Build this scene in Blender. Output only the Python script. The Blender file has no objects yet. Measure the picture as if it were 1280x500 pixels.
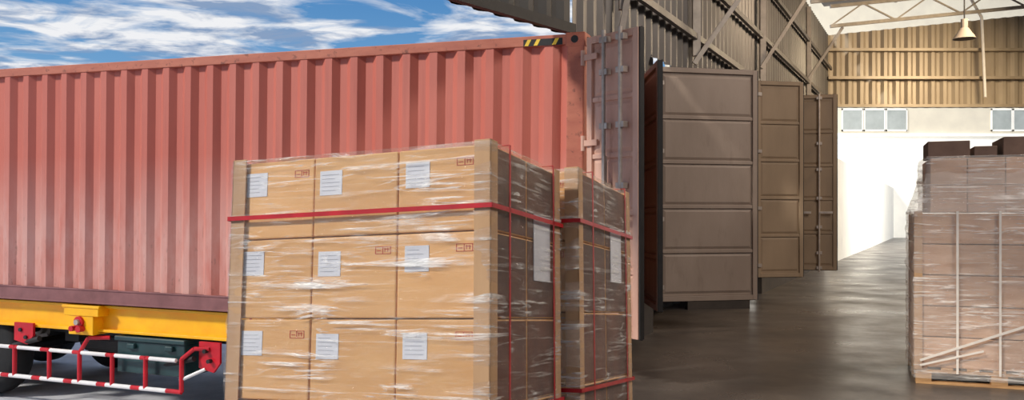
import bpy, bmesh, math, random
from mathutils import Vector, Matrix, noise
random.seed(7)
C=bpy.context
try:
    C.scene.view_settings.view_transform='Standard'
    C.scene.view_settings.look='None'
except Exception as e: print(e)

def lin(r,g,b):
    f=lambda c:(c/255/12.92) if c/255<=0.04045 else ((c/255+0.055)/1.055)**2.4
    return (f(r),f(g),f(b),1)

# ---------------------------------------------------------------- materials
def mat(name,c1,c2=None,rough=.6,metal=0,scale=4,stretch=(1,1,1),bump=.0,bscale=40,r2=None,spec=.5,lo=.35,hi=.65,island=0):
    m=bpy.data.materials.new(name); m.use_nodes=True
    nt=m.node_tree; N=nt.nodes; L=nt.links
    b=N['Principled BSDF']
    b.inputs['Metallic'].default_value=metal
    b.inputs['Roughness'].default_value=rough
    b.inputs['Specular IOR Level'].default_value=spec
    tc=N.new('ShaderNodeTexCoord'); mp=N.new('ShaderNodeMapping')
    mp.inputs['Scale'].default_value=stretch
    L.new(tc.outputs['Object'],mp.inputs['Vector'])
    n=N.new('ShaderNodeTexNoise'); n.inputs['Scale'].default_value=scale; n.inputs['Detail'].default_value=6
    n.inputs['Roughness'].default_value=.6
    L.new(mp.outputs[0],n.inputs['Vector'])
    r=N.new('ShaderNodeValToRGB'); r.color_ramp.elements[0].position=lo; r.color_ramp.elements[1].position=hi
    r.color_ramp.elements[0].color=c1; r.color_ramp.elements[1].color=c2 or c1
    L.new(n.outputs['Fac'],r.inputs['Fac'])
    out=r.outputs['Color']
    if island:
        g=N.new('ShaderNodeNewGeometry'); h=N.new('ShaderNodeHueSaturation')
        ma=N.new('ShaderNodeMapRange'); ma.inputs['To Min'].default_value=1-island; ma.inputs['To Max'].default_value=1+island
        L.new(g.outputs['Random Per Island'],ma.inputs['Value']); L.new(ma.outputs[0],h.inputs['Value'])
        L.new(out,h.inputs['Color']); out=h.outputs['Color']
    L.new(out,b.inputs['Base Color'])
    if r2 is not None:
        mr=N.new('ShaderNodeMapRange'); mr.inputs['From Min'].default_value=.3; mr.inputs['From Max'].default_value=.7
        mr.inputs['To Min'].default_value=rough; mr.inputs['To Max'].default_value=r2
        L.new(n.outputs['Fac'],mr.inputs['Value']); L.new(mr.outputs[0],b.inputs['Roughness'])
    if bump:
        n2=N.new('ShaderNodeTexNoise'); n2.inputs['Scale'].default_value=bscale; n2.inputs['Detail'].default_value=4
        L.new(mp.outputs[0],n2.inputs['Vector'])
        bp=N.new('ShaderNodeBump'); bp.inputs['Strength'].default_value=bump; bp.inputs['Distance'].default_value=.01
        L.new(n2.outputs['Fac'],bp.inputs['Height']); L.new(bp.outputs[0],b.inputs['Normal'])
    return m

def overlay(m,color,scale,stretch,lo,hi,amount=1.0,zfade=None):
    """second weathering layer; zfade=(z0,z1) makes it stronger below z0"""
    nt=m.node_tree; N=nt.nodes; L=nt.links; b=N['Principled BSDF']
    src=b.inputs['Base Color'].links[0].from_socket
    tc=N.new('ShaderNodeTexCoord'); mp=N.new('ShaderNodeMapping'); mp.inputs['Scale'].default_value=stretch
    mp.inputs['Location'].default_value=(3.1,1.7,5.3)
    L.new(tc.outputs['Object'],mp.inputs['Vector'])
    n=N.new('ShaderNodeTexNoise'); n.inputs['Scale'].default_value=scale; n.inputs['Detail'].default_value=7; n.inputs['Roughness'].default_value=.65
    L.new(mp.outputs[0],n.inputs['Vector'])
    mr=N.new('ShaderNodeMapRange'); mr.inputs['From Min'].default_value=lo; mr.inputs['From Max'].default_value=hi; mr.inputs['To Max'].default_value=amount
    L.new(n.outputs['Fac'],mr.inputs['Value']); fac=mr.outputs[0]
    if zfade:
        s=N.new('ShaderNodeSeparateXYZ'); L.new(tc.outputs['Object'],s.inputs[0])
        z=N.new('ShaderNodeMapRange'); z.inputs['From Min'].default_value=zfade[0]; z.inputs['From Max'].default_value=zfade[1]
        z.inputs['To Min'].default_value=1; z.inputs['To Max'].default_value=0
        L.new(s.outputs['Z'],z.inputs['Value'])
        mu=N.new('ShaderNodeMath'); mu.operation='MULTIPLY'; L.new(fac,mu.inputs[0]); L.new(z.outputs[0],mu.inputs[1]); fac=mu.outputs[0]
    mx=N.new('ShaderNodeMixRGB'); mx.inputs['Color2'].default_value=color
    L.new(fac,mx.inputs['Fac']); L.new(src,mx.inputs['Color1']); L.new(mx.outputs[0],b.inputs['Base Color'])
    return m

M_red=mat('container_red_paint',lin(192,102,86),lin(200,114,98),rough=.5,scale=.8,stretch=(1.2,1,.5))
overlay(M_red,lin(168,86,74),3,(3,1,.2),.52,.78,.6)
overlay(M_red,lin(212,168,158),2,(1.5,1,.4),.30,.58,.75,(.7,1.6))
overlay(M_red,lin(110,78,70),7,(3,1,1),.60,.70,.75,(.1,1.2))
M_rail=mat('container_rail_paint',lin(194,116,92),lin(176,98,78),rough=.6,scale=5,stretch=(.6,1,2),bump=.1)
overlay(M_rail,lin(110,62,50),14,(1,1,1),.58,.68,.8)
M_brail=mat('container_bottom_rail',lin(140,92,92),lin(120,76,76),rough=.65,scale=5)
M_door=mat('container_door_paint',lin(222,180,160),lin(200,156,138),rough=.6,scale=3,stretch=(1,1,.5),bump=.1)
overlay(M_door,lin(150,100,80),7,(1,1,.3),.56,.7,.7)
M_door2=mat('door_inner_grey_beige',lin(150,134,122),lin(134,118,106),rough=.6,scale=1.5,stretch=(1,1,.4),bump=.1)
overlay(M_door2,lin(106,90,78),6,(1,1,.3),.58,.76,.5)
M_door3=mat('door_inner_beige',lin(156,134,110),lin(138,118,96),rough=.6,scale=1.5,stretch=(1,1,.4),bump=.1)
M_steel=mat('galvanised_steel',lin(190,178,168),lin(160,148,140),rough=.4,metal=.3,scale=10)
M_dark=mat('dark_steel',lin(36,34,34),lin(22,22,23),rough=.6,scale=8)
M_rub=mat('tyre_rubber',lin(26,26,28),lin(18,18,20),rough=.8,scale=12)
M_yel=mat('chassis_yellow',lin(255,196,16),lin(246,172,8),rough=.4,scale=3)
M_redp=mat('guard_red',lin(205,24,40),lin(180,18,34),rough=.35,scale=6)
M_wht=mat('guard_white',lin(240,238,236),lin(225,222,220),rough=.35,scale=6)
M_teal=mat('toolbox_paint',lin(44,74,76),lin(32,56,58),rough=.3,scale=3)
M_asph=mat('asphalt',lin(216,218,226),lin(186,188,196),rough=.85,scale=2.5,bump=.3,bscale=90)
M_conc=mat('polished_concrete',lin(98,90,84),lin(70,64,60),rough=.22,r2=.46,scale=.9,bump=.08,bscale=9,spec=.6)
overlay(M_conc,lin(52,47,44),.35,(1,1,1),.45,.65,.6)
overlay(M_conc,lin(122,112,102),4,(1,.25,1),.58,.72,.4)
M_ramp=mat('ramp_concrete',lin(96,92,88),lin(70,66,64),rough=.7,scale=3)
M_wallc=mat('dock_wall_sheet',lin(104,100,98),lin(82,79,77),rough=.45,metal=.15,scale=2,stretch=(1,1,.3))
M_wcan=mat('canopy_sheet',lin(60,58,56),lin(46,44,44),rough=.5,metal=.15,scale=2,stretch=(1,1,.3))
M_pier=mat('dock_pier_dark',lin(70,62,56),lin(54,48,44),rough=.7,scale=2)
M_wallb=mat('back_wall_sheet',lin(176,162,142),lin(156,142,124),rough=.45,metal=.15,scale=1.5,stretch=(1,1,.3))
M_roof=mat('roof_sheet',lin(140,128,112),lin(118,108,96),rough=.6,scale=2)
M_truss=mat('truss_paint',lin(190,180,168),lin(166,156,146),rough=.5,scale=6)
M_out=mat('outside_white_render',lin(250,248,240),lin(240,238,232),rough=.9,scale=1)
M_outb=mat('outside_beige_render',lin(216,208,190),lin(206,198,182),rough=.9,scale=1)
M_outw=mat('outside_window_glass',lin(168,174,172),lin(150,156,154),rough=.5,scale=1)
M_card=mat('cardboard',lin(230,180,122),lin(218,164,104),rough=.7,scale=2,stretch=(1,1,3),bump=.05,bscale=20,island=.06)
M_endshade=mat('carton_end_shade',lin(112,68,50),lin(74,44,34),rough=.5,scale=3,bump=.1,island=.15)  # dark brown carries the shade on the carton end faces
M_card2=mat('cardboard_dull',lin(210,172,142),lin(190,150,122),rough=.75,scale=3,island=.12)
M_prot=mat('edge_board',lin(200,160,120),lin(184,144,106),rough=.75,scale=6,stretch=(1,1,.3))
M_strap=mat('red_strap',lin(200,22,34),lin(170,16,28),rough=.35,scale=10)
M_wstrap=mat('white_strap',lin(240,232,222),lin(226,216,206),rough=.45,scale=10)
M_label=mat('label_paper',lin(226,228,236),lin(212,214,224),rough=.6,scale=4)
M_ink=mat('label_ink',lin(150,152,165),lin(130,132,145),rough=.7,scale=4)
M_rink=mat('red_ink',lin(196,70,44),lin(180,60,40),rough=.7,scale=30)
M_wood=mat('pallet_wood',lin(210,164,112),lin(170,128,86),rough=.75,scale=3,stretch=(1,8,8),bump=.1)
M_blk=mat('black_paint',lin(20,18,18),rough=.5); M_hy=mat('hazard_yellow',lin(236,196,60),rough=.5)
M_lamp=mat('lamp_shade_metal',lin(170,160,148),rough=.4)
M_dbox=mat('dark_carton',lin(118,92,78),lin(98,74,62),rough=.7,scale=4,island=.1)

def film(name,base,gain,tint,gloss,cap=.88,bstr=.5):
    m=bpy.data.materials.new(name); m.use_nodes=True
    nt=m.node_tree;N=nt.nodes;L=nt.links
    b=N['Principled BSDF']; b.inputs['Base Color'].default_value=tint; b.inputs['Roughness'].default_value=.2
    b.inputs['Specular IOR Level'].default_value=.8
    tr=N.new('ShaderNodeBsdfTransparent'); tr.inputs['Color'].default_value=(1,.995,.99,1)
    mx=N.new('ShaderNodeMixShader')
    gl=N.new('ShaderNodeBsdfGlossy'); gl.inputs['Roughness'].default_value=.14; gl.inputs['Color'].default_value=(1,1,1,1)
    tc=N.new('ShaderNodeTexCoord')
    def nz(st,sc,dist,det=6):
        mp=N.new('ShaderNodeMapping'); mp.inputs['Scale'].default_value=st
        L.new(tc.outputs['Object'],mp.inputs['Vector'])
        n=N.new('ShaderNodeTexNoise'); n.inputs['Scale'].default_value=sc; n.inputs['Detail'].default_value=det
        n.inputs['Distortion'].default_value=dist; n.inputs['Roughness'].default_value=.6
        L.new(mp.outputs[0],n.inputs['Vector']); return n.outputs['Fac']
    def rng(o,a,b_,c=0,d=1):
        r=N.new('ShaderNodeMapRange'); r.inputs['From Min'].default_value=a; r.inputs['From Max'].default_value=b_
        r.inputs['To Min'].default_value=c; r.inputs['To Max'].default_value=d; L.new(o,r.inputs['Value']); return r.outputs[0]
    def mth(op,x,y,z=None):
        q=N.new('ShaderNodeMath'); q.operation=op
        for i,v in enumerate((x,y,z)):
            if v is None: continue
            if isinstance(v,(int,float)): q.inputs[i].default_value=v
            else: L.new(v,q.inputs[i])
        return q.outputs[0]
    a=nz((1,1,20),1.8,.8); c=nz((1,1,2.2),2.0,.6,3); d=nz((1,1,4),6,2.0); e=nz((1,1,8),3.0,2.0,8)
    fine=mth('MULTIPLY',rng(a,.53,.62),rng(c,.38,.56))
    patch=mth('MULTIPLY',rng(e,.55,.63),rng(c,.46,.62))
    s=mth('ADD',fine,patch)
    fac=mth('MULTIPLY_ADD',s,gain,base); fac=mth('MINIMUM',fac,cap)
    L.new(fac,mx.inputs['Fac'])
    hgt=mth('ADD',a,mth('MULTIPLY',d,1.4))
    bp=N.new('ShaderNodeBump'); bp.inputs['Strength'].default_value=1.0; bp.inputs['Distance'].default_value=.03
    L.new(hgt,bp.inputs['Height']); L.new(bp.outputs[0],gl.inputs['Normal'])
    bq=N.new('ShaderNodeBump'); bq.inputs['Strength'].default_value=bstr; bq.inputs['Distance'].default_value=.015
    L.new(hgt,bq.inputs['Height']); L.new(bq.outputs[0],b.inputs['Normal'])
    m2=N.new('ShaderNodeMixShader'); m2.inputs['Fac'].default_value=gloss
    L.new(tr.outputs[0],m2.inputs[1]); L.new(gl.outputs[0],m2.inputs[2])
    L.new(m2.outputs[0],mx.inputs[1]); L.new(b.outputs[0],mx.inputs[2])
    L.new(mx.outputs[0],N['Material Output'].inputs['Surface'])
    return m
M_film=film('stretch_film',.03,.5,(1,.98,.95,1),.09,.8)
M_film2=film('stretch_film_milky',.20,.5,(1,.93,.87,1),.08)

# ---------------------------------------------------------------- mesh helpers
def finish(bm,name,m,parent=None,bevel=0,smooth=False,mw=None):
    me=bpy.data.meshes.new(name); bmesh.ops.recalc_face_normals(bm,faces=bm.faces); bm.to_mesh(me); bm.free()
    if m: me.materials.append(m)
    if smooth:
        for p in me.polygons: p.use_smooth=True
    o=bpy.data.objects.new(name,me); C.collection.objects.link(o)
    if parent: o.parent=parent
    if mw is not None: o.matrix_basis=mw
    if bevel:
        bv=o.modifiers.new('bevel','BEVEL'); bv.width=bevel; bv.segments=2; bv.limit_method='ANGLE'
    return o
def addbox(bm,x0,x1,y0,y1,z0,z1,M=None):
    vs=[bm.verts.new(v) for v in [(x0,y0,z0),(x1,y0,z0),(x1,y1,z0),(x0,y1,z0),(x0,y0,z1),(x1,y0,z1),(x1,y1,z1),(x0,y1,z1)]]
    for f in [(0,3,2,1),(4,5,6,7),(0,1,5,4),(1,2,6,5),(2,3,7,6),(3,0,4,7)]: bm.faces.new([vs[i] for i in f])
    if M: bmesh.ops.transform(bm,matrix=M,verts=vs)
    return vs
def boxes(name,lst,m,parent=None,bevel=0,mw=None):
    bm=bmesh.new()
    for b in lst: addbox(bm,*b)
    return finish(bm,name,m,parent,bevel,mw=mw)
def tube(bm,p0,p1,r,seg=10,r2=None):
    p0=Vector(p0);p1=Vector(p1);d=p1-p0;l=d.length
    if l<1e-6:return
    q=d.to_track_quat('Z','Y').to_matrix().to_4x4()
    bmesh.ops.create_cone(bm,cap_ends=True,segments=seg,radius1=r,radius2=r if r2 is None else r2,depth=l,matrix=Matrix.Translation((p0+p1)/2)@q)
def tubes(name,lst,r,m,parent=None,seg=10):
    bm=bmesh.new()
    for a,b in lst: tube(bm,a,b,r,seg)
    return finish(bm,name,m,parent,smooth=False)
def beam(bm,p0,p1,w,h):
    p0=Vector(p0);p1=Vector(p1);d=p1-p0
    q=d.to_track_quat('X','Z').to_matrix().to_4x4()
    addbox(bm,0,d.length,-w/2,w/2,-h/2,h/2,Matrix.Translation(p0)@q)
def empty(name,mw):
    e=bpy.data.objects.new(name,None); C.collection.objects.link(e); e.matrix_basis=mw; e.empty_display_size=.2; return e
def poly_prism(name,pts,z0,z1,m,parent=None):
    bm=bmesh.new()
    a=[bm.verts.new((p[0],p[1],z0)) for p in pts]; b=[bm.verts.new((p[0],p[1],z1)) for p in pts]
    bm.faces.new(a); bm.faces.new(b); n=len(pts)
    for i in range(n): bm.faces.new([a[i],a[(i+1)%n],b[(i+1)%n],b[i]])
    return finish(bm,name,m,parent)
def corr(name,length,zb,zt,m,parent,mw=None,pitch=.278,depth=.036,y0=0,flat=.07,thick=0,sgn=1):
    """corrugated sheet along local +x; zb/zt callables or floats"""
    sl=(pitch-2*flat)/2; prof=[];x=0
    while x<length:
        for dx,dy in((0,0),(flat,0),(flat+sl,depth),(2*flat+sl,depth)):
            if x+dx<=length: prof.append((x+dx,y0+sgn*dy))
        x+=pitch
    prof.append((length,y0))
    fb=zb if callable(zb) else (lambda x:zb); ft=zt if callable(zt) else (lambda x:zt)
    bm=bmesh.new(); pa=[];
    for x,y in prof: pa.append((bm.verts.new((x,y,fb(x))),bm.verts.new((x,y,ft(x)))))
    for i in range(len(pa)-1): bm.faces.new([pa[i][0],pa[i+1][0],pa[i+1][1],pa[i][1]])
    o=finish(bm,name,m,parent,mw=mw)
    if thick:
        s=o.modifiers.new('solid','SOLIDIFY'); s.thickness=thick
    return o
def frame2(p,dirx):
    dx=Vector((dirx[0],dirx[1],0)).normalized(); dy=Vector((-dx.y,dx.x,0))
    M=Matrix.Identity(4)
    for i in range(3): M[i][0]=dx[i];M[i][1]=dy[i];M[i][2]=(0,0,1)[i];M[i][3]=p[i]
    return M

# ---------------------------------------------------------------- camera
F=1090.0; CH=1.4; H=270
cam=bpy.data.cameras.new('camera'); co=bpy.data.objects.new('camera',cam); C.collection.objects.link(co)
co.location=(0,0,CH); co.rotation_euler=(math.pi/2,0,0)
cam.sensor_width=36; cam.lens=36*F/1280; cam.shift_y=(H-250)/1280; cam.clip_end=500
C.scene.camera=co

# ---------------------------------------------------------------- ground & building
YARD=-.7
poly_prism('yard_ground',[(-90,-20),(60,-20),(60,120),(-90,120)],YARD-.1,YARD,M_asph)
DL=lambda Y:.5+.498*(Y-7.8)
poly_prism('floor',[(-7,-7),(-7,5.7),(.0,6.3),(.3,7.9),(DL(9)-1,9),(DL(25)-1,25),(DL(25),25.2),(DL(62),62),(55,62),(55,-7)],-.5,0,M_conc)
w0=(DL(7.9),7.9,0); w1=(DL(25),25,0)
dv=Vector((w1[0]-w0[0],w1[1]-w0[1],0)); LW=dv.length
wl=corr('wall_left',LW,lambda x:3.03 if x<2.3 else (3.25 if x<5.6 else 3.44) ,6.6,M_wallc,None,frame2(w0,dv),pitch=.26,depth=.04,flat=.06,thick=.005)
def wseg(name,a,b,z0,z1,m=None,t=.12):
    d=Vector((b[0]-a[0],b[1]-a[1],0)); bm=bmesh.new(); addbox(bm,0,d.length,0,t,z0,z1)
    return finish(bm,name,m or M_pier,None,mw=frame2((a[0],a[1],0),d))
wseg('wall_pier_1',(1.46,9.98),(1.70,10.50),0,3.3)
wseg('wall_pier_2',(2.62,13.0),(3.6,13.2),0,3.5)
wseg('wall_pier_3',(4.50,15.7),(DL(25)-.1,25),0,3.6)
wseg('wall_dock_kerb',(DL(8.3)-.9,8.4),(DL(16)-.9,16),0,.36)
bm=bmesh.new()
for z in (3.75,4.6,5.6):
    beam(bm,(DL(8.4)+.1,8.4,z),(DL(24.9)+.1,24.9,z),.06,.08)
finish(bm,'trim_1',M_wallc)
ca=(-2.3,4.32,0); cb=(.52,7.84,0); cd=Vector(cb)-Vector(ca)
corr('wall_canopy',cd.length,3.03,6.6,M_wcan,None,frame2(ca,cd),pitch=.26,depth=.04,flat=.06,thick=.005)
bm=bmesh.new(); beam(bm,(ca[0]+.03,ca[1]-.03,3.07),(cb[0]+.03,cb[1]-.03,3.07),.06,.09); beam(bm,(ca[0]+.03,ca[1]-.03,3.6),(cb[0]+.03,cb[1]-.03,3.6),.05,.06)
finish(bm,'trim_2',M_dark)
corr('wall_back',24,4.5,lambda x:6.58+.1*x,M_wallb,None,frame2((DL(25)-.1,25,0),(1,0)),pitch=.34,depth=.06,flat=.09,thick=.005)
bm=bmesh.new()
for z in (4.5,5.3,6.1): addbox(bm,9,33,24.8,24.95,z,z+.08)
finish(bm,'trim_3',M_wallb)
boxes('wall_right',[(30,30.2,-7,25,0,9)],M_wallb)
boxes('wall_rear',[(4,30,-7.2,-7,0,9)],M_wallb)
def rz(x): return 6.6+.1*max(0,(x-.5)) 
def roofpatch(bm,pts,dz=0):
    bm.faces.new([bm.verts.new((x,y,rz(x)+dz)) for x,y in pts])
M_sky=bpy.data.materials.new('translucent_rooflight'); M_sky.use_nodes=True
n_=M_sky.node_tree; t=n_.nodes.new('ShaderNodeBsdfTranslucent'); t.inputs['Color'].default_value=(.34,.31,.27,1); n_.links.new(t.outputs[0],n_.nodes['Material Output'].inputs['Surface'])
bm=bmesh.new(); bs=bmesh.new()
def leftx(y):
    if y>=7.8: return DL(y)-.15
    if y>=4.3: return -2.3+(y-4.3)*(2.85/3.5)-.1
    return -2.6
yy=[-7,0,4.3,7.8,10,11,14,15,18,19,22,22.8,25.2]
for i in range(len(yy)-1):
    a,b=yy[i],yy[i+1]; la,lb=leftx(a),leftx(b)
    if b-a<1.01:
        roofpatch(bm,[(la,a),(la+2,a),(lb+2,b),(lb,b)])
        roofpatch(bs,[(la+2,a),(30,a),(30,b),(lb+2,b)])
    else: roofpatch(bm,[(la,a),(30,a),(30,b),(lb,b)])
finish(bm,'ceiling',M_roof); finish(bs,'window_1',M_sky)
bm=bmesh.new()
for k in range(9):
    x0=1+k*2.4
    beam(bm,(x0+.3,-6.9,rz(x0+.3)-.1),(x0+.3,min(24.8,7.8+(x0-.2)/.498),rz(x0+.3)-.1),.06,.14)
finish(bm,'roof_purlins',M_truss)
for Yt in (8.85,11.4,15.5,20.8,24.3):
    x0=DL(Yt)+.15; bm=bmesh.new(); x1=28
    beam(bm,(x0,Yt,rz(x0)-.2),(x1,Yt,rz(x1)-.2),.07,.09)
    beam(bm,(x0,Yt,rz(x0)-.75),(x1,Yt,rz(x1)-.75),.07,.09)
    n=int((x1-x0)/.9); 
    for i in range(n):
        xa=x0+i*(x1-x0)/n; xb=x0+(i+1)*(x1-x0)/n
        if i%2: beam(bm,(xa,Yt,rz(xa)-.2),(xb,Yt,rz(xb)-.75),.04,.04)
        else: beam(bm,(xa,Yt,rz(xa)-.75),(xb,Yt,rz(xb)-.2),.04,.04)
    finish(bm,'roof_truss',M_truss)
bm=bmesh.new()
for (X,Y,z,dx,dz) in [(1.02,8.83,3.22,.16,.93),(2.3,11.4,3.39,.576,.83),(4.35,15.5,4.03,.77,1.21),(6.97,20.8,4.64,.95,1.43)]:
    k=(5.9-z)/dz
    beam(bm,(X+.08,Y,z),(X+.08+dx*k,Y,z+dz*k),.06,.06)
    beam(bm,(X+.12,Y+.05,3.5),(X+.12,Y+.05,6.4),.08,.10)
finish(bm,'knee_braces',M_truss)
lm=empty('pendant_lamp',Matrix.Translation((8.3,16,4.75)))
bm=bmesh.new(); bmesh.ops.create_cone(bm,cap_ends=False,segments=24,radius1=.2,radius2=.07,depth=.2); finish(bm,'shade',M_lamp,lm,smooth=True)
tubes('cable',[((0,0,.1),(0,0,2.5))],.012,M_dark,lm)
bm=bmesh.new(); tube(bm,(0,0,.08),(0,0,.26),.06,12); finish(bm,'ballast',M_lamp,lm)
bm=bmesh.new(); bmesh.ops.create_uvsphere(bm,u_segments=12,v_segments=8,radius=.07); finish(bm,'bulb',M_wht,lm,smooth=True)
tubes('conduit_pipe',[((12.9,24.6,7.6),(13.25,24.6,7.0)),((13.25,24.6,7.0),(13.35,24.6,4.75))],.04,M_wht)
a=Vector((DL(25.3)+.0,25.3,0)); b=Vector((DL(60),60,0)); d=b-a
bm=bmesh.new(); addbox(bm,0,d.length,0,.3,0,3.2); finish(bm,'outside_boundary_wall',M_out,None,mw=frame2(a,d))
of=empty('outside_building',Matrix.Translation((0,56,0)))
boxes('gate_wall',[(10,60,0,1,-.7,6.5)],M_out,of)
boxes('facade',[(10,60,.1,1,6.5,18)],M_outb,of)
boxes('facade_ledge',[(10,60,-.1,.1,6.5,6.7)],M_out,of)
fr=[];gl_=[]
for x in (21.2,22.62,24.04,30.8,32.2,33.6,37,38.4):
    gl_.append((x+.06,x+1.3,.04,.1,6.95,8.2)); fr+= [(x,x+1.36,.02,.1,6.85,6.95),(x,x+1.36,.02,.1,8.2,8.3),(x,x+.07,.02,.1,6.85,8.3),(x+1.3,x+1.37,.02,.1,6.85,8.3)]
boxes('facade_windows',gl_,M_outw,of); boxes('facade_window_frames',fr,M_out,of)

# ---------------------------------------------------------------- containers
def leaf(name,parent,mw_world,w,h,m,style,inner=None):
    """door leaf: local x 0..w from hinge, z 0..h, visible face toward -y"""
    inv=parent.matrix_basis.inverted(); mw=inv@mw_world
    bm=bmesh.new(); f=.06
    addbox(bm,0,f,0,.05,0,h); addbox(bm,w-f,w,0,.05,0,h); addbox(bm,f,w-f,0,.05,0,f); addbox(bm,f,w-f,0,.05,h-f,h)
    addbox(bm,f,w-f,.03,.045,f,h-f)
    n=5; ph=(h-2*f)/n
    for i in range(1,n): addbox(bm,f,w-f,.010,.03,f+i*ph-.02,f+i*ph+.02)
    for i in range(n):
        z0=f+i*ph+.03; z1=f+(i+1)*ph-.03
        x0=f+.01;x1=w-f-.01
        v=[bm.verts.new(p) for p in [(x0,.03,z0),(x1,.03,z0),(x1,.03,z1),(x0,.03,z1),(x0+.03,.016,z0+.03),(x1-.03,.016,z0+.03),(x1-.03,.016,z1-.03),(x0+.03,.016,z1-.03)]]
        for q in [(4,5,6,7),(0,1,5,4),(1,2,6,5),(2,3,7,6),(3,0,4,7)]: bm.faces.new([v[i] for i in q])
    o=finish(bm,name,m,parent,bevel=.004,mw=mw)
    boxes(name+'_gasket',[(-.0,w,.05,.06,-.01,.03),(-.0,w,.05,.06,h-.03,h+.01),(w-.02,w+.015,.01,.06,0,h)],M_dark,parent,mw=mw)
    bm=bmesh.new()
    for k in range(4):
        z=h*(.06+.29*k); addbox(bm,-.05,.07 if style!='bars' else .14,-.02,0,z-.02,z+.03); tube(bm,(-.03,-.01,z-.06),(-.03,-.01,z+.07),.022)
    finish(bm,name+'_hinges',m if style=='bars' else M_steel,parent,mw=mw)
    if style=='bars':
        bm=bmesh.new()
        for fx in (.42,.74):
            tube(bm,(w*fx,-.045,-.03),(w*fx,-.045,h+.02),.018)
            for z in (.04,.3,.75,1.25,1.75,2.2,h-.06):
                addbox(bm,w*fx-.045,w*fx+.045,-.055,0,z-.025,z+.025)
        addbox(bm,w*.42,w*.42+.03,-.07,-.03,.95,1.5)
        for fx in (.42,.74): addbox(bm,w*fx-.01,w*fx+.2*w,-.075,-.06,.98,1.02)
        finish(bm,name+'_lock_bars',M_steel,parent,bevel=.003,mw=mw)
def container(mw,Lc,Wc,Hc,mred,mrail,mbot,name='shipping_container'):
    r=empty(name,mw)
    corr('side_panel',Lc-.3,.155,Hc-.1,mred,r,Matrix.Translation((-Lc+.15,.008,0)),depth=.05,flat=.075)
    corr('side_panel_far',Lc-.3,.155,Hc-.1,mred,r,Matrix.Translation((-Lc+.15,Wc-.045,0)))
    boxes('top_rails',[(-Lc+.1,-.1,0,.06,Hc-.1,Hc-.01),(-Lc+.1,-.1,Wc-.06,Wc,Hc-.1,Hc-.01),(-.1,0,.1,Wc-.1,Hc-.13,Hc),(-Lc,-Lc+.1,.1,Wc-.1,Hc-.1,Hc)],mrail,r,.006)
    boxes('bottom_rails',[(-Lc+.1,-.1,-.005,.05,0,.155),(-Lc+.1,-.1,Wc-.05,Wc,0,.155),(-.1,0,.1,Wc-.1,0,.15),(-Lc,-Lc+.1,.1,Wc-.1,0,.15),(-Lc+.1,-.1,-.012,.0,0,.02),(-Lc+.1,-.1,-.012,.0,.14,.158)],mbot,r,.004)
    boxes('corner_posts',[(-.16,-.002,0,.12,.1,Hc-.1),(-.16,-.002,Wc-.12,Wc,.1,Hc-.1),(-Lc,-Lc+.16,0,.12,.1,Hc-.1),(-Lc,-Lc+.16,Wc-.12,Wc,.1,Hc-.1)],mrail,r,.012)
    cs=[]
    bmh=bmesh.new()
    for x in (0,-Lc+.178):
        for yv in (0,Wc-.162):
            for z in (0,Hc-.118):
                cs.append((x-.178+.004,x+.004,yv-.004,yv+.166,z-.003,z+.121))
        for z in (0,Hc-.118):
            tube(bmh,(x-.09,-.007,z+.06),(x-.09,.0,z+.06),.033,14)
    for yv in (.08,Wc-.08):
        for z in (.06,Hc-.06): tube(bmh,(.0,yv,z),(.009,yv,z),.03,14)
    boxes('corner_castings',cs,mrail,r,.01)
    finish(bmh,'casting_holes',M_dark,r)
    bm=bmesh.new(); addbox(bm,-Lc+.05,-.05,.04,Wc-.04,Hc-.03,Hc-.015); 
    x=-Lc+.4
    while x<-.4: addbox(bm,x,x+.12,.1,Wc-.1,Hc-.015,Hc-.004); x+=.28
    finish(bm,'roof_sheet',mred,r)
    boxes('floor_deck',[(-Lc+.05,-.05,.05,Wc-.05,.1,.15)],M_wood,r)
    boxes('front_wall',[(-Lc+.03,-Lc+.06,.1,Wc-.1,.15,Hc-.1)],mred,r)
    return r
TL=.0118
c1=container(Matrix.Translation((.60,7.53,.39))@Matrix.Rotation(math.radians(-20),4,'Z')@Matrix.Rotation(TL,4,'Y'),12.19,2.438,2.6,M_red,M_rail,M_brail)
bm=bmesh.new(); addbox(bm,-.56,-.2,-.004,-.001,2.5,2.56); finish(bm,'hazard_strip',M_blk,c1)
bm=bmesh.new()
for i in range(4):
    x=-.55+i*.085
    if i==2: continue
    v=[bm.verts.new(p) for p in [(x,-.006,2.503),(x+.035,-.006,2.503),(x+.065,-.006,2.558),(x+.03,-.006,2.558)]]; bm.faces.new(v)
finish(bm,'hazard_stripes',M_hy,c1)
def lm_(p,q,z): return frame2((p[0],p[1],z),(q[0]-p[0],q[1]-p[1]))
leaf('door_near',c1,lm_((.64,7.49),(1.0025,7.05),.40),.59,2.53,M_door,'bars')
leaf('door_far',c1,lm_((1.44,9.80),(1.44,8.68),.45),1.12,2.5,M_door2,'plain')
M_r2=mat('brown_container_paint',lin(96,74,62),lin(76,58,50),rough=.6)
c2=container(Matrix.Translation((1.72,10.62,.33))@Matrix.Rotation(math.radians(-20),4,'Z'),6.06,2.438,2.9,M_r2,M_r2,M_r2)
leaf('door_near',c2,lm_((1.77,10.56),(3.06,10.84),.36),1.31,2.85,M_door2,'plain')
leaf('door_far',c2,lm_((2.62,12.85),(3.58,12.98),.36),1.0,2.7,M_door2,'plain')
c3=container(Matrix.Translation((3.68,13.25,.42))@Matrix.Rotation(math.radians(-20),4,'Z'),6.06,2.438,3.0,M_r2,M_r2,M_r2)
leaf('door_near',c3,lm_((3.71,13.2),(4.46,13.35),.47),.765,2.98,M_door3,'plain')
leaf('door_far',c3,lm_((4.56,15.42),(5.62,15.1),.46),1.11,3.05,M_door3,'bars')

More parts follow.
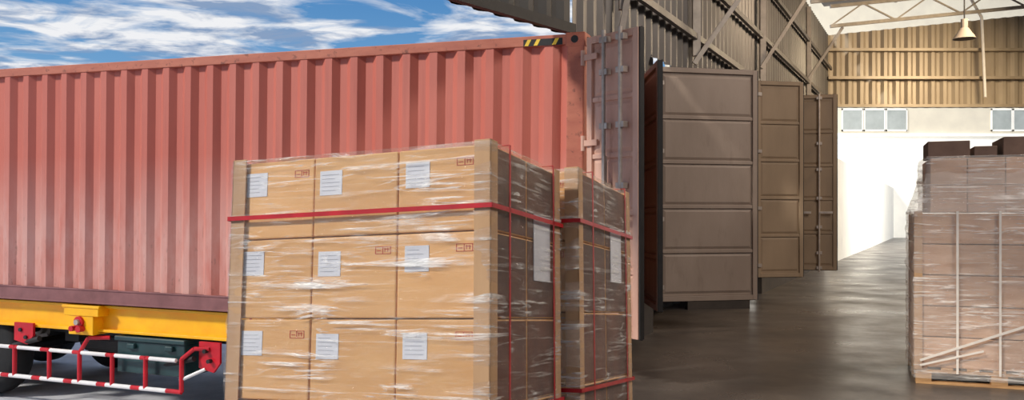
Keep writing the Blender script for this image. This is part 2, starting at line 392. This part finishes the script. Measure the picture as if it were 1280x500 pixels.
# ---------------------------------------------------------------- trailer chassis (same frame as container)
tr=empty('container_trailer',c1.matrix_basis.copy())
boxes('main_beams',[(-11.9,-1.5,.12,.16,-.29,-.03),(-11.9,-1.5,.06,.22,-.05,-.02),(-11.9,-1.5,.06,.22,-.31,-.28),(-11.9,-1.5,2.25,2.35,-.29,-.03)],M_yel,tr,.004)
boxes('twistlock_beam',[(-5.82,-5.34,-.03,.3,-.135,-.02),(-5.76,-5.42,-.02,.3,-.34,-.13),(-5.84,-5.32,-.04,.0,-.05,-.02)],M_yel,tr,.006)
bm=bmesh.new(); tube(bm,(-5.6,-.05,-.2),(-5.6,.0,-.2),.06,16); tube(bm,(-5.56,-.09,-.27),(-5.56,0,-.27),.035,12); tube(bm,(-5.66,-.09,-.27),(-5.66,0,-.27),.03,12)
finish(bm,'twistlock_bolts',M_redp,tr)
bm=bmesh.new(); tube(bm,(-5.6,-.08,-.2),(-5.6,.0,-.2),.03,12); finish(bm,'twistlock_pin',M_steel,tr)
boxes('cross_members',[(x,x+.09,.2,2.3,-.3,-.08) for x in (-10.5,-9,-7.6,-6.1,-4.6,-3.1,-1.8)],M_dark,tr)
boxes('under_plate',[(-6.6,-3.0,.5,2.0,-.42,-.26)],M_dark,tr)
zt,zl_=-.53,-.85; xs=[-4.23,-4.695,-5.14,-5.59,-6.02,-6.53]
def banded(y,z,x0,x1,r,first):
    bw_=bmesh.new(); br=bmesh.new(); i=first
    xx=x0
    while xx>x1:
        ln=.34 if i%2 else .12
        tube(bw_ if i%2 else br,(xx,y,z),(max(x1,xx-ln),y,z),r,12); xx-=ln; i+=1
    finish(bw_,'guard_rail_white',M_wht,tr); finish(br,'guard_rail_red',M_redp,tr)
banded(-.03,zt,-4.3,-6.75,.022,1); banded(-.03,zl_,-4.3,-8.0,.024,0)
bm=bmesh.new()
for x in xs: tube(bm,(x,-.03,zt+.02),(x,-.03,zl_),.024,12)
tube(bm,(-4.23,-.03,zt+.02),(-4.10,-.0,zt+.13),.022,12); tube(bm,(-4.10,0,zt+.13),(-3.95,.05,zt+.13),.022,12)
tube(bm,(-5.59,-.03,zt),(-5.5,.0,zt+.16),.022,12);tube(bm,(-5.5,0,zt+.16),(-5.3,.1,zt+.16),.022,12)
tube(bm,(-4.23,-.03,zl_),(-4.3,-.03,zl_),.024,12)
finish(bm,'guard_posts',M_redp,tr)
tubes('guard_brace',[((-4.25,-.03,zt-.2),(-4.0,.05,zt-.08))],.018,M_wht,tr)
bm=bmesh.new()
def plate(bm,x0,x1,y,z0,z1):
    v=[(x0,z1),(x1,z1),(x1,z0+.1),(x1-(x1-x0)*.3,z0),(x0,z0+.04)]
    a=[bm.verts.new((p[0],y,p[1])) for p in v]; b=[bm.verts.new((p[0],y+.03,p[1])) for p in v]
    bm.faces.new(a); bm.faces.new(b)
    for i in range(5): bm.faces.new([a[i],a[(i+1)%5],b[(i+1)%5],b[i]])
plate(bm,-4.08,-3.82,.05,-.64,-.33); plate(bm,-6.60,-6.32,.02,-.50,-.26); plate(bm,-3.74,-3.5,.05,-.62,-.34)
finish(bm,'brackets',M_redp,tr)
bm=bmesh.new()
for (x,z) in [(-3.98,-.42),(-3.93,-.52),(-6.5,-.34),(-6.42,-.42),(-3.66,-.45)]: tube(bm,(x,-.0,z),(x,.06,z),.022,8)
for (x,z) in [(-4.1,-.5),(-6.2,-.42)]: tube(bm,(x,.0,z),(x-.5,.1,z-.12),.03,8)
finish(bm,'bolts_and_rods',M_dark,tr)
bm=bmesh.new(); addbox(bm,-5.16,-4.27,.06,.52,-.72,-.38); addbox(bm,-5.18,-4.25,.03,.54,-.38,-.33); addbox(bm,-5.0,-4.9,.02,.06,-.46,-.40); addbox(bm,-4.5,-4.4,.02,.06,-.46,-.40)
finish(bm,'toolbox',M_teal,tr,.012)
bm=bmesh.new(); tube(bm,(-6.2,.7,-.5),(-5.35,.7,-.5),.15,20); addbox(bm,-6.15,-5.95,.3,.7,-.48,-.3); addbox(bm,-3.7,-3.0,.4,1.2,-.62,-.3)
finish(bm,'air_tank',M_dark,tr)
def wheel(x,y):
    bm=bmesh.new()
    prof=[(.25,0),(.42,0),(.485,.03),(.5,.08),(.5,.22),(.485,.27),(.42,.3),(.25,.3)]
    n=40; ring=[]
    for i in range(n):
        a=2*math.pi*i/n; ring.append([bm.verts.new((r*math.cos(a),yy_,r*math.sin(a))) for r,yy_ in prof])
    for i in range(n):
        for j in range(len(prof)-1): bm.faces.new([ring[i][j],ring[i][j+1],ring[(i+1)%n][j+1],ring[(i+1)%n][j]])
    for v in bm.verts: v.co+=Vector((x,y,-.655))
    finish(bm,'tyre',M_rub,tr,smooth=True)
    bm=bmesh.new(); tube(bm,(x,y+.08,-.655),(x,y+.2,-.655),.25,28); tube(bm,(x,y+.0,-.655),(x,y+.1,-.655),.11,20)
    for k in range(8):
        a=k*math.pi/4; tube(bm,(x+.17*math.cos(a),y+.06,-.655+.17*math.sin(a)),(x+.17*math.cos(a),y+.1,-.655+.17*math.sin(a)),.018,6)
    finish(bm,'rim',M_steel,tr)
for x in (-7.2,-8.5,-9.8): wheel(x,.12); wheel(x,2.0)
tubes('axles',[((x,.2,-.655),(x,2.2,-.655)) for x in (-7.2,-8.5,-9.8)],.07,M_dark,tr)

# ---------------------------------------------------------------- foreground pallets
TH=math.atan(130/1090)
def wood_pallet(parent,w,d,x0=0,y0=0,h=.14):
    l=[]
    for i in range(7): 
        a=x0+i*(w-.09)/6; l.append((a,a+.09,y0,y0+d,h-.022,h))
    for yy_ in (y0,y0+d/2-.045,y0+d-.09):
        l.append((x0,x0+w,yy_,yy_+.09,h-.044,h-.022)); l.append((x0,x0+w,yy_,yy_+.09,0,.02))
        for xx in (x0,x0+w/2-.06,x0+w-.12): l.append((xx,xx+.12,yy_,yy_+.09,.02,h-.044))
    boxes('wood_pallet',l,M_wood,parent,.002)
def shell(name,x0,x1,y0,y1,z0,z1,m,parent,amp=.008,off=.012,seed=0,top=True):
    """film wrapped round a load: perimeter rings with small wrinkles, plus cap"""
    bm=bmesh.new(); P=[]
    def side(a,b,n):
        for i in range(n): P.append((a[0]+(b[0]-a[0])*i/n,a[1]+(b[1]-a[1])*i/n))
    w=x1-x0;d=y1-y0
    c=[(x0,y0),(x1,y0),(x1,y1),(x0,y1)]
    for i in range(4):
        a,b=c[i],c[(i+1)%4]; side(a,b,max(8,int(math.dist(a,b)/.02)))
    M_=int((z1-z0)/.02); rows=[]
    for j in range(M_+1):
        z=z0+(z1-z0)*j/M_; row=[]
        for (x,y) in P:
            dx=1 if x>=x1-1e-6 else(-1 if x<=x0+1e-6 else 0); dy=1 if y>=y1-1e-6 else(-1 if y<=y0+1e-6 else 0)
            nn=noise.noise(Vector((x*3+seed,y*3,z*16)))+.5*noise.noise(Vector((x*9,y*9+seed,z*9)))
            o=off+amp*max(-1,nn)
            row.append(bm.verts.new((x+dx*o,y+dy*o,z)))
        rows.append(row)
    n=len(P)
    for j in range(M_):
        for i in range(n): bm.faces.new([rows[j][i],rows[j][(i+1)%n],rows[j+1][(i+1)%n],rows[j+1][i]])
    if top: bm.faces.new(rows[-1])
    return finish(bm,name,m,parent,smooth=True)
def strapped_load(Xc,Yc,w,d,top,seed):
    rows,rh=4,.329; ph=.14; base=top-(rows*rh+ph)
    mw=Matrix.Translation((0,0,CH))@Matrix.Rotation(-TH,4,'X')@Matrix.Translation((Xc,Yc,base))@Matrix.Rotation(math.radians(-22.4),4,'Z')
    r=empty('wrapped_carton_pallet',mw)
    wood_pallet(r,w,d,-w,0)
    bm=bmesh.new(); cw=w/3; nd=2; cdp=d/nd; rnd=random.Random(seed)
    lab=[];ink=[];red=[];endsh=[]
    for k in range(rows):
        for i in range(3):
            for j in range(nd):
                j1=rnd.uniform(-.003,.003); g=.0025
                x0=-w+i*cw+g; x1=-w+(i+1)*cw-g; y0=j*cdp+g+(j1+.003); y1=(j+1)*cdp-g; z0=ph+k*rh+.001; z1=ph+(k+1)*rh-.004
                addbox(bm,x0,x1,y0,y1,z0,z1)
                if i==2: endsh.append((x1+.0003,x1+.0018,y0+.004,y1-.004,z0+.006,z1-.006))
                if j==0:
                    lx=x0+(.05 if i==0 else .03)+rnd.uniform(-.004,.006); lz=z1-.05+rnd.uniform(-.008,.005)
                    lab.append((lx,lx+.105,y0-.0022,y0-.0008,lz-.1,lz))
                    for q in range(5): ink.append((lx+.01,lx+.01+rnd.uniform(.05,.085),y0-.003,y0-.0021,lz-.018-q*.016,lz-.0165-q*.016))
                    rx=x1-.095 - (.04 if i==2 else 0)
                    if (i+k)%2==1 or i==2:
                        for (a,b,c_,dd) in [(0,.003,0,.03),(.032,.035,0,.03),(0,.07,.0,.002),(0,.07,.028,.03),(.067,.07,0,.03),(.008,.026,.012,.015),(.04,.062,.018,.021),(.042,.045,.008,.024),(.055,.058,.008,.024)]:
                            red.append((rx+a,rx+b,y0-.0016,y0-.0006,z1-.075+c_,z1-.075+dd))
    finish(bm,'cartons',M_card,r,.006)
    boxes('end_shade_panels',endsh,M_endshade,r)  # thin panels added to darken the shaded ends, split per carton
    boxes('labels',lab,M_label,r); boxes('label_print',ink,M_ink,r); boxes('handling_marks',red,M_rink,r)
    zt_=ph+rows*rh
    boxes('side_label',[(.0005,.0035,d*.60,d*.60+.2,zt_-.50,zt_-.22)],M_label,r)
    f,t=.058,.006; e=[]
    for (cx,sx) in ((0,1),(-w,-1)):
        for (cy,sy) in ((0,-1),(d,1)):
            xa,xb=sorted((cx+sx*.004,cx+sx*(.004+t))); ya,yb=sorted((cy+sy*(.004+t),cy-sy*f)); e.append((xa,xb,ya,yb,.12,zt_+.012))
            xa,xb=sorted((cx+sx*(.004+t),cx-sx*f)); ya,yb=sorted((cy+sy*.004,cy+sy*(.004+t))); e.append((xa,xb,ya,yb,.12,zt_+.012))
    boxes('edge_boards',e,M_prot,r,.001)
    o=.020; s=[]
    for z in (zt_-.24,zt_-1.01):
        s+= [(-w-o,o,-o-.002,-o,z-.009,z+.009),(-w-o,o,d+o,d+o+.002,z-.009,z+.009),(o,o+.002,-o,d+o,z-.009,z+.009),(-w-o-.002,-w-o,-o,d+o,z-.009,z+.009)]
    for y in (d*.2,d*.86):
        s+=[(o,o+.002,y-.007,y+.007,.1,zt_+.016),(-w-o-.002,-w-o,y-.007,y+.007,.1,zt_+.016),(-w-o,o,y-.007,y+.007,zt_+.014,zt_+.016)]
    boxes('straps',s,M_strap,r)
    shell('stretch_film',-w,0,0,d,.06,zt_+.006,M_film,r,amp=.006,off=.0115,seed=seed)
    return r
strapped_load(-.085,3.225,1.18,.76,.664,3)
strapped_load(.301,4.0,1.2,.9,.695,8)
def wpt(X,Y,Z):
    return Matrix.Translation((0,0,CH))@Matrix.Rotation(-TH,4,'X')@Vector((X,Y,Z))
bm=bmesh.new(); zb=.66-(4*.329+.14)-.002
t4=[wpt(-1.6,2.8,zb),wpt(1.1,2.8,zb),wpt(1.1,5.2,zb),wpt(-1.6,5.2,zb)]
tv=[bm.verts.new(p) for p in t4]; bv_=[bm.verts.new((p.x,p.y,.0)) for p in t4]
bm.faces.new(tv); bm.faces.new(bv_)
for i in range(4): bm.faces.new([tv[i],tv[(i+1)%4],bv_[(i+1)%4],bv_[i]])
finish(bm,'loading_ramp',M_ramp)

# ---------------------------------------------------------------- right-hand pallet
rp=empty('wrapped_brown_pallet',Matrix.Translation((3.38,7.3,0))@Matrix.Rotation(math.radians(-21),4,'Z'))
W2,D2=1.24,1.0
wood_pallet(rp,W2,D2)
bm=bmesh.new(); g=.004
for k in range(5):
    for i in range(4):
        for j in range(3):
            addbox(bm,i*.31+g,(i+1)*.31-g,j/3+g,(j+1)/3-g,.142+k*.257,.142+(k+1)*.257-2*g)
for k in range(2):
    for i in range(3): 
        addbox(bm,.12+i*.28,.12+(i+1)*.28-.006,.1,.55,1.43+k*.23,1.43+(k+1)*.23-.005)
        addbox(bm,.12+i*.28,.12+(i+1)*.28-.006,.56,.95,1.43+k*.23,1.43+(k+1)*.23-.005)
finish(bm,'cartons',M_card2,rp,.005)
boxes('dark_cartons',[(.1,.42,.12,.6,1.892,2.03),(.45,.62,.12,.5,1.892,1.98),(.66,1.2,.1,.7,1.892,2.05),(.97,1.22,.1,.5,1.43,1.885)],M_dbox,rp,.006)
shell('stretch_film',0,W2,0,D2,.05,1.44,M_film2,rp,amp=.014,off=.018,seed=20)
shell('film_upper',.1,.97,.08,.96,1.44,1.9,M_film2,rp,amp=.02,off=.02,seed=31)
bm=bmesh.new(); lo_=[(-.02,-.02),(W2+.02,-.02),(W2+.02,D2+.02),(-.02,D2+.02)]; hi_=[(.09,.07),(.98,.07),(.98,.97),(.09,.97)]
N_=30
for s_ in range(4):
    a0,a1=lo_[s_],lo_[(s_+1)%4]; b0,b1=hi_[s_],hi_[(s_+1)%4]; g_=[]
    for j in range(9):
        v=j/8; row=[]
        for i in range(N_+1):
            u=i/N_; x=(a0[0]*(1-u)+a1[0]*u)*(1-v)+(b0[0]*(1-u)+b1[0]*u)*v; y=(a0[1]*(1-u)+a1[1]*u)*(1-v)+(b0[1]*(1-u)+b1[1]*u)*v
            row.append(bm.verts.new((x,y,1.42+.34*v+.03*noise.noise(Vector((x*9,y*9,v*3))))))
        g_.append(row)
    for j in range(8):
        for i in range(N_): bm.faces.new([g_[j][i],g_[j][i+1],g_[j+1][i+1],g_[j+1][i]])
finish(bm,'film_skirt',M_film2,rp,smooth=True)
bm=bmesh.new()
for x in (.31,.62,.93):
    beam(bm,(x,-.03,.1),(x,-.03,1.44),.004,.018)
beam(bm,(.03,-.035,.2),(1.2,-.035,.68),.004,.02); beam(bm,(.03,-.037,.16),(.5,-.037,.30),.004,.016)
finish(bm,'white_straps',M_wstrap,rp)
boxes('edge_boards',[(-.012,-.004,-.012,.05,.12,1.44),(-.004,.05,-.012,-.004,.12,1.44)],M_prot,rp)
rp2=empty('wrapped_brown_pallet',Matrix.Translation((5.35,8.9,0))@Matrix.Rotation(math.radians(-21),4,'Z'))
wood_pallet(rp2,1.2,1.0)
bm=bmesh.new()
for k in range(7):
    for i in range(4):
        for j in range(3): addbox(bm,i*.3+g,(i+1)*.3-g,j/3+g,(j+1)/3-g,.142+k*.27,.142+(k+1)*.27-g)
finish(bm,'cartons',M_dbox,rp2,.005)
shell('stretch_film',0,1.2,0,1.0,.05,2.04,M_film2,rp2,amp=.014,off=.018,seed=51)
boxes('straps',[(.5,.52,-.04,-.035,.1,2.05),(-.04,1.24,-.04,-.037,1.6,1.63)],M_strap,rp2)

# ---------------------------------------------------------------- lights
def light(name,t,loc,rot,e,col,**k):
    l=bpy.data.lights.new(name,t); l.energy=e; l.color=col
    for a,b in k.items(): setattr(l,a,b)
    o=bpy.data.objects.new(name,l); C.collection.objects.link(o); o.location=loc
    o.rotation_euler=rot; return o
sd=Vector((-.66,-.38,.62)).normalized()
s=light('sun','SUN',(0,0,10),(0,0,0),3.1,(1,.94,.83),angle=math.radians(6))
s.rotation_euler=sd.to_track_quat('Z','Y').to_euler()
def aim(o,t): o.rotation_euler=(Vector(o.location)-Vector(t)).to_track_quat('Z','Y').to_euler()
a=light('outside_fill_light','AREA',(22,33,9),(0,0,0),5000,(1,.93,.80),shape='RECTANGLE',size=14,size_y=8); aim(a,(15,46,2))  # unseen area light added to make the outside very bright
for i,(x,y,e,col) in enumerate([(5.5,2.0,270,(1,.90,.80)),(6.5,8.0,170,(1,.86,.74)),(9,14,320,(1,.76,.52)),(13,20.5,460,(1,.78,.50))]):
    a=light('interior_fill_light','AREA',(x,y,6.1),(0,0,0),e,col,shape='DISK',size=1.6); aim(a,(x-(3 if i else 1),y+(2 if i else 4),1.5))  # unseen area lights added below the roof to brighten the interior

# ---------------------------------------------------------------- sky
w=bpy.data.worlds.new('sky'); C.scene.world=w; w.use_nodes=True
nt=w.node_tree;N=nt.nodes;L=nt.links; bg=N['Background']
tc=N.new('ShaderNodeTexCoord'); sp=N.new('ShaderNodeSeparateXYZ'); L.new(tc.outputs['Generated'],sp.inputs[0])
mz=N.new('ShaderNodeMath'); mz.operation='MAXIMUM'; mz.inputs[1].default_value=.04; L.new(sp.outputs['Z'],mz.inputs[0])
def div(o):
    d=N.new('ShaderNodeMath'); d.operation='DIVIDE'; L.new(o,d.inputs[0]); L.new(mz.outputs[0],d.inputs[1]); return d.outputs[0]
cb_=N.new('ShaderNodeCombineXYZ'); L.new(div(sp.outputs['X']),cb_.inputs[0]); L.new(div(sp.outputs['Y']),cb_.inputs[1])
def wn(sc,det,dist,loc=(0,0,0),st=(1,1,1)):
    mp=N.new('ShaderNodeMapping'); mp.inputs['Location'].default_value=loc; mp.inputs['Scale'].default_value=st; L.new(cb_.outputs[0],mp.inputs['Vector'])
    n=N.new('ShaderNodeTexNoise'); n.inputs['Scale'].default_value=sc; n.inputs['Detail'].default_value=det; n.inputs['Distortion'].default_value=dist; n.inputs['Roughness'].default_value=.58
    L.new(mp.outputs[0],n.inputs['Vector']); return n.outputs['Fac']
cl=wn(1.2,9,.7,(2,1,0)); sh=wn(2.2,8,.4,(7,3,0))
grad=N.new('ShaderNodeValToRGB'); grad.color_ramp.elements[0].position=0; grad.color_ramp.elements[0].color=lin(150,198,232)
grad.color_ramp.elements[1].position=.32; grad.color_ramp.elements[1].color=lin(40,116,186); L.new(sp.outputs['Z'],grad.inputs['Fac'])
cr=N.new('ShaderNodeValToRGB'); cr.color_ramp.elements[0].position=.41; cr.color_ramp.elements[0].color=(0,0,0,1); cr.color_ramp.elements[1].position=.54; cr.color_ramp.elements[1].color=(1,1,1,1); L.new(cl,cr.inputs['Fac'])
cc=N.new('ShaderNodeValToRGB'); cc.color_ramp.elements[0].position=.42; cc.color_ramp.elements[0].color=lin(140,164,198); cc.color_ramp.elements[1].position=.56; cc.color_ramp.elements[1].color=lin(246,247,250); L.new(sh,cc.inputs['Fac'])
mx=N.new('ShaderNodeMixRGB'); L.new(cr.outputs[0],mx.inputs['Fac']); L.new(grad.outputs[0],mx.inputs['Color1']); L.new(cc.outputs[0],mx.inputs['Color2'])
L.new(mx.outputs[0],bg.inputs['Color']); bg.inputs['Strength'].default_value=.95
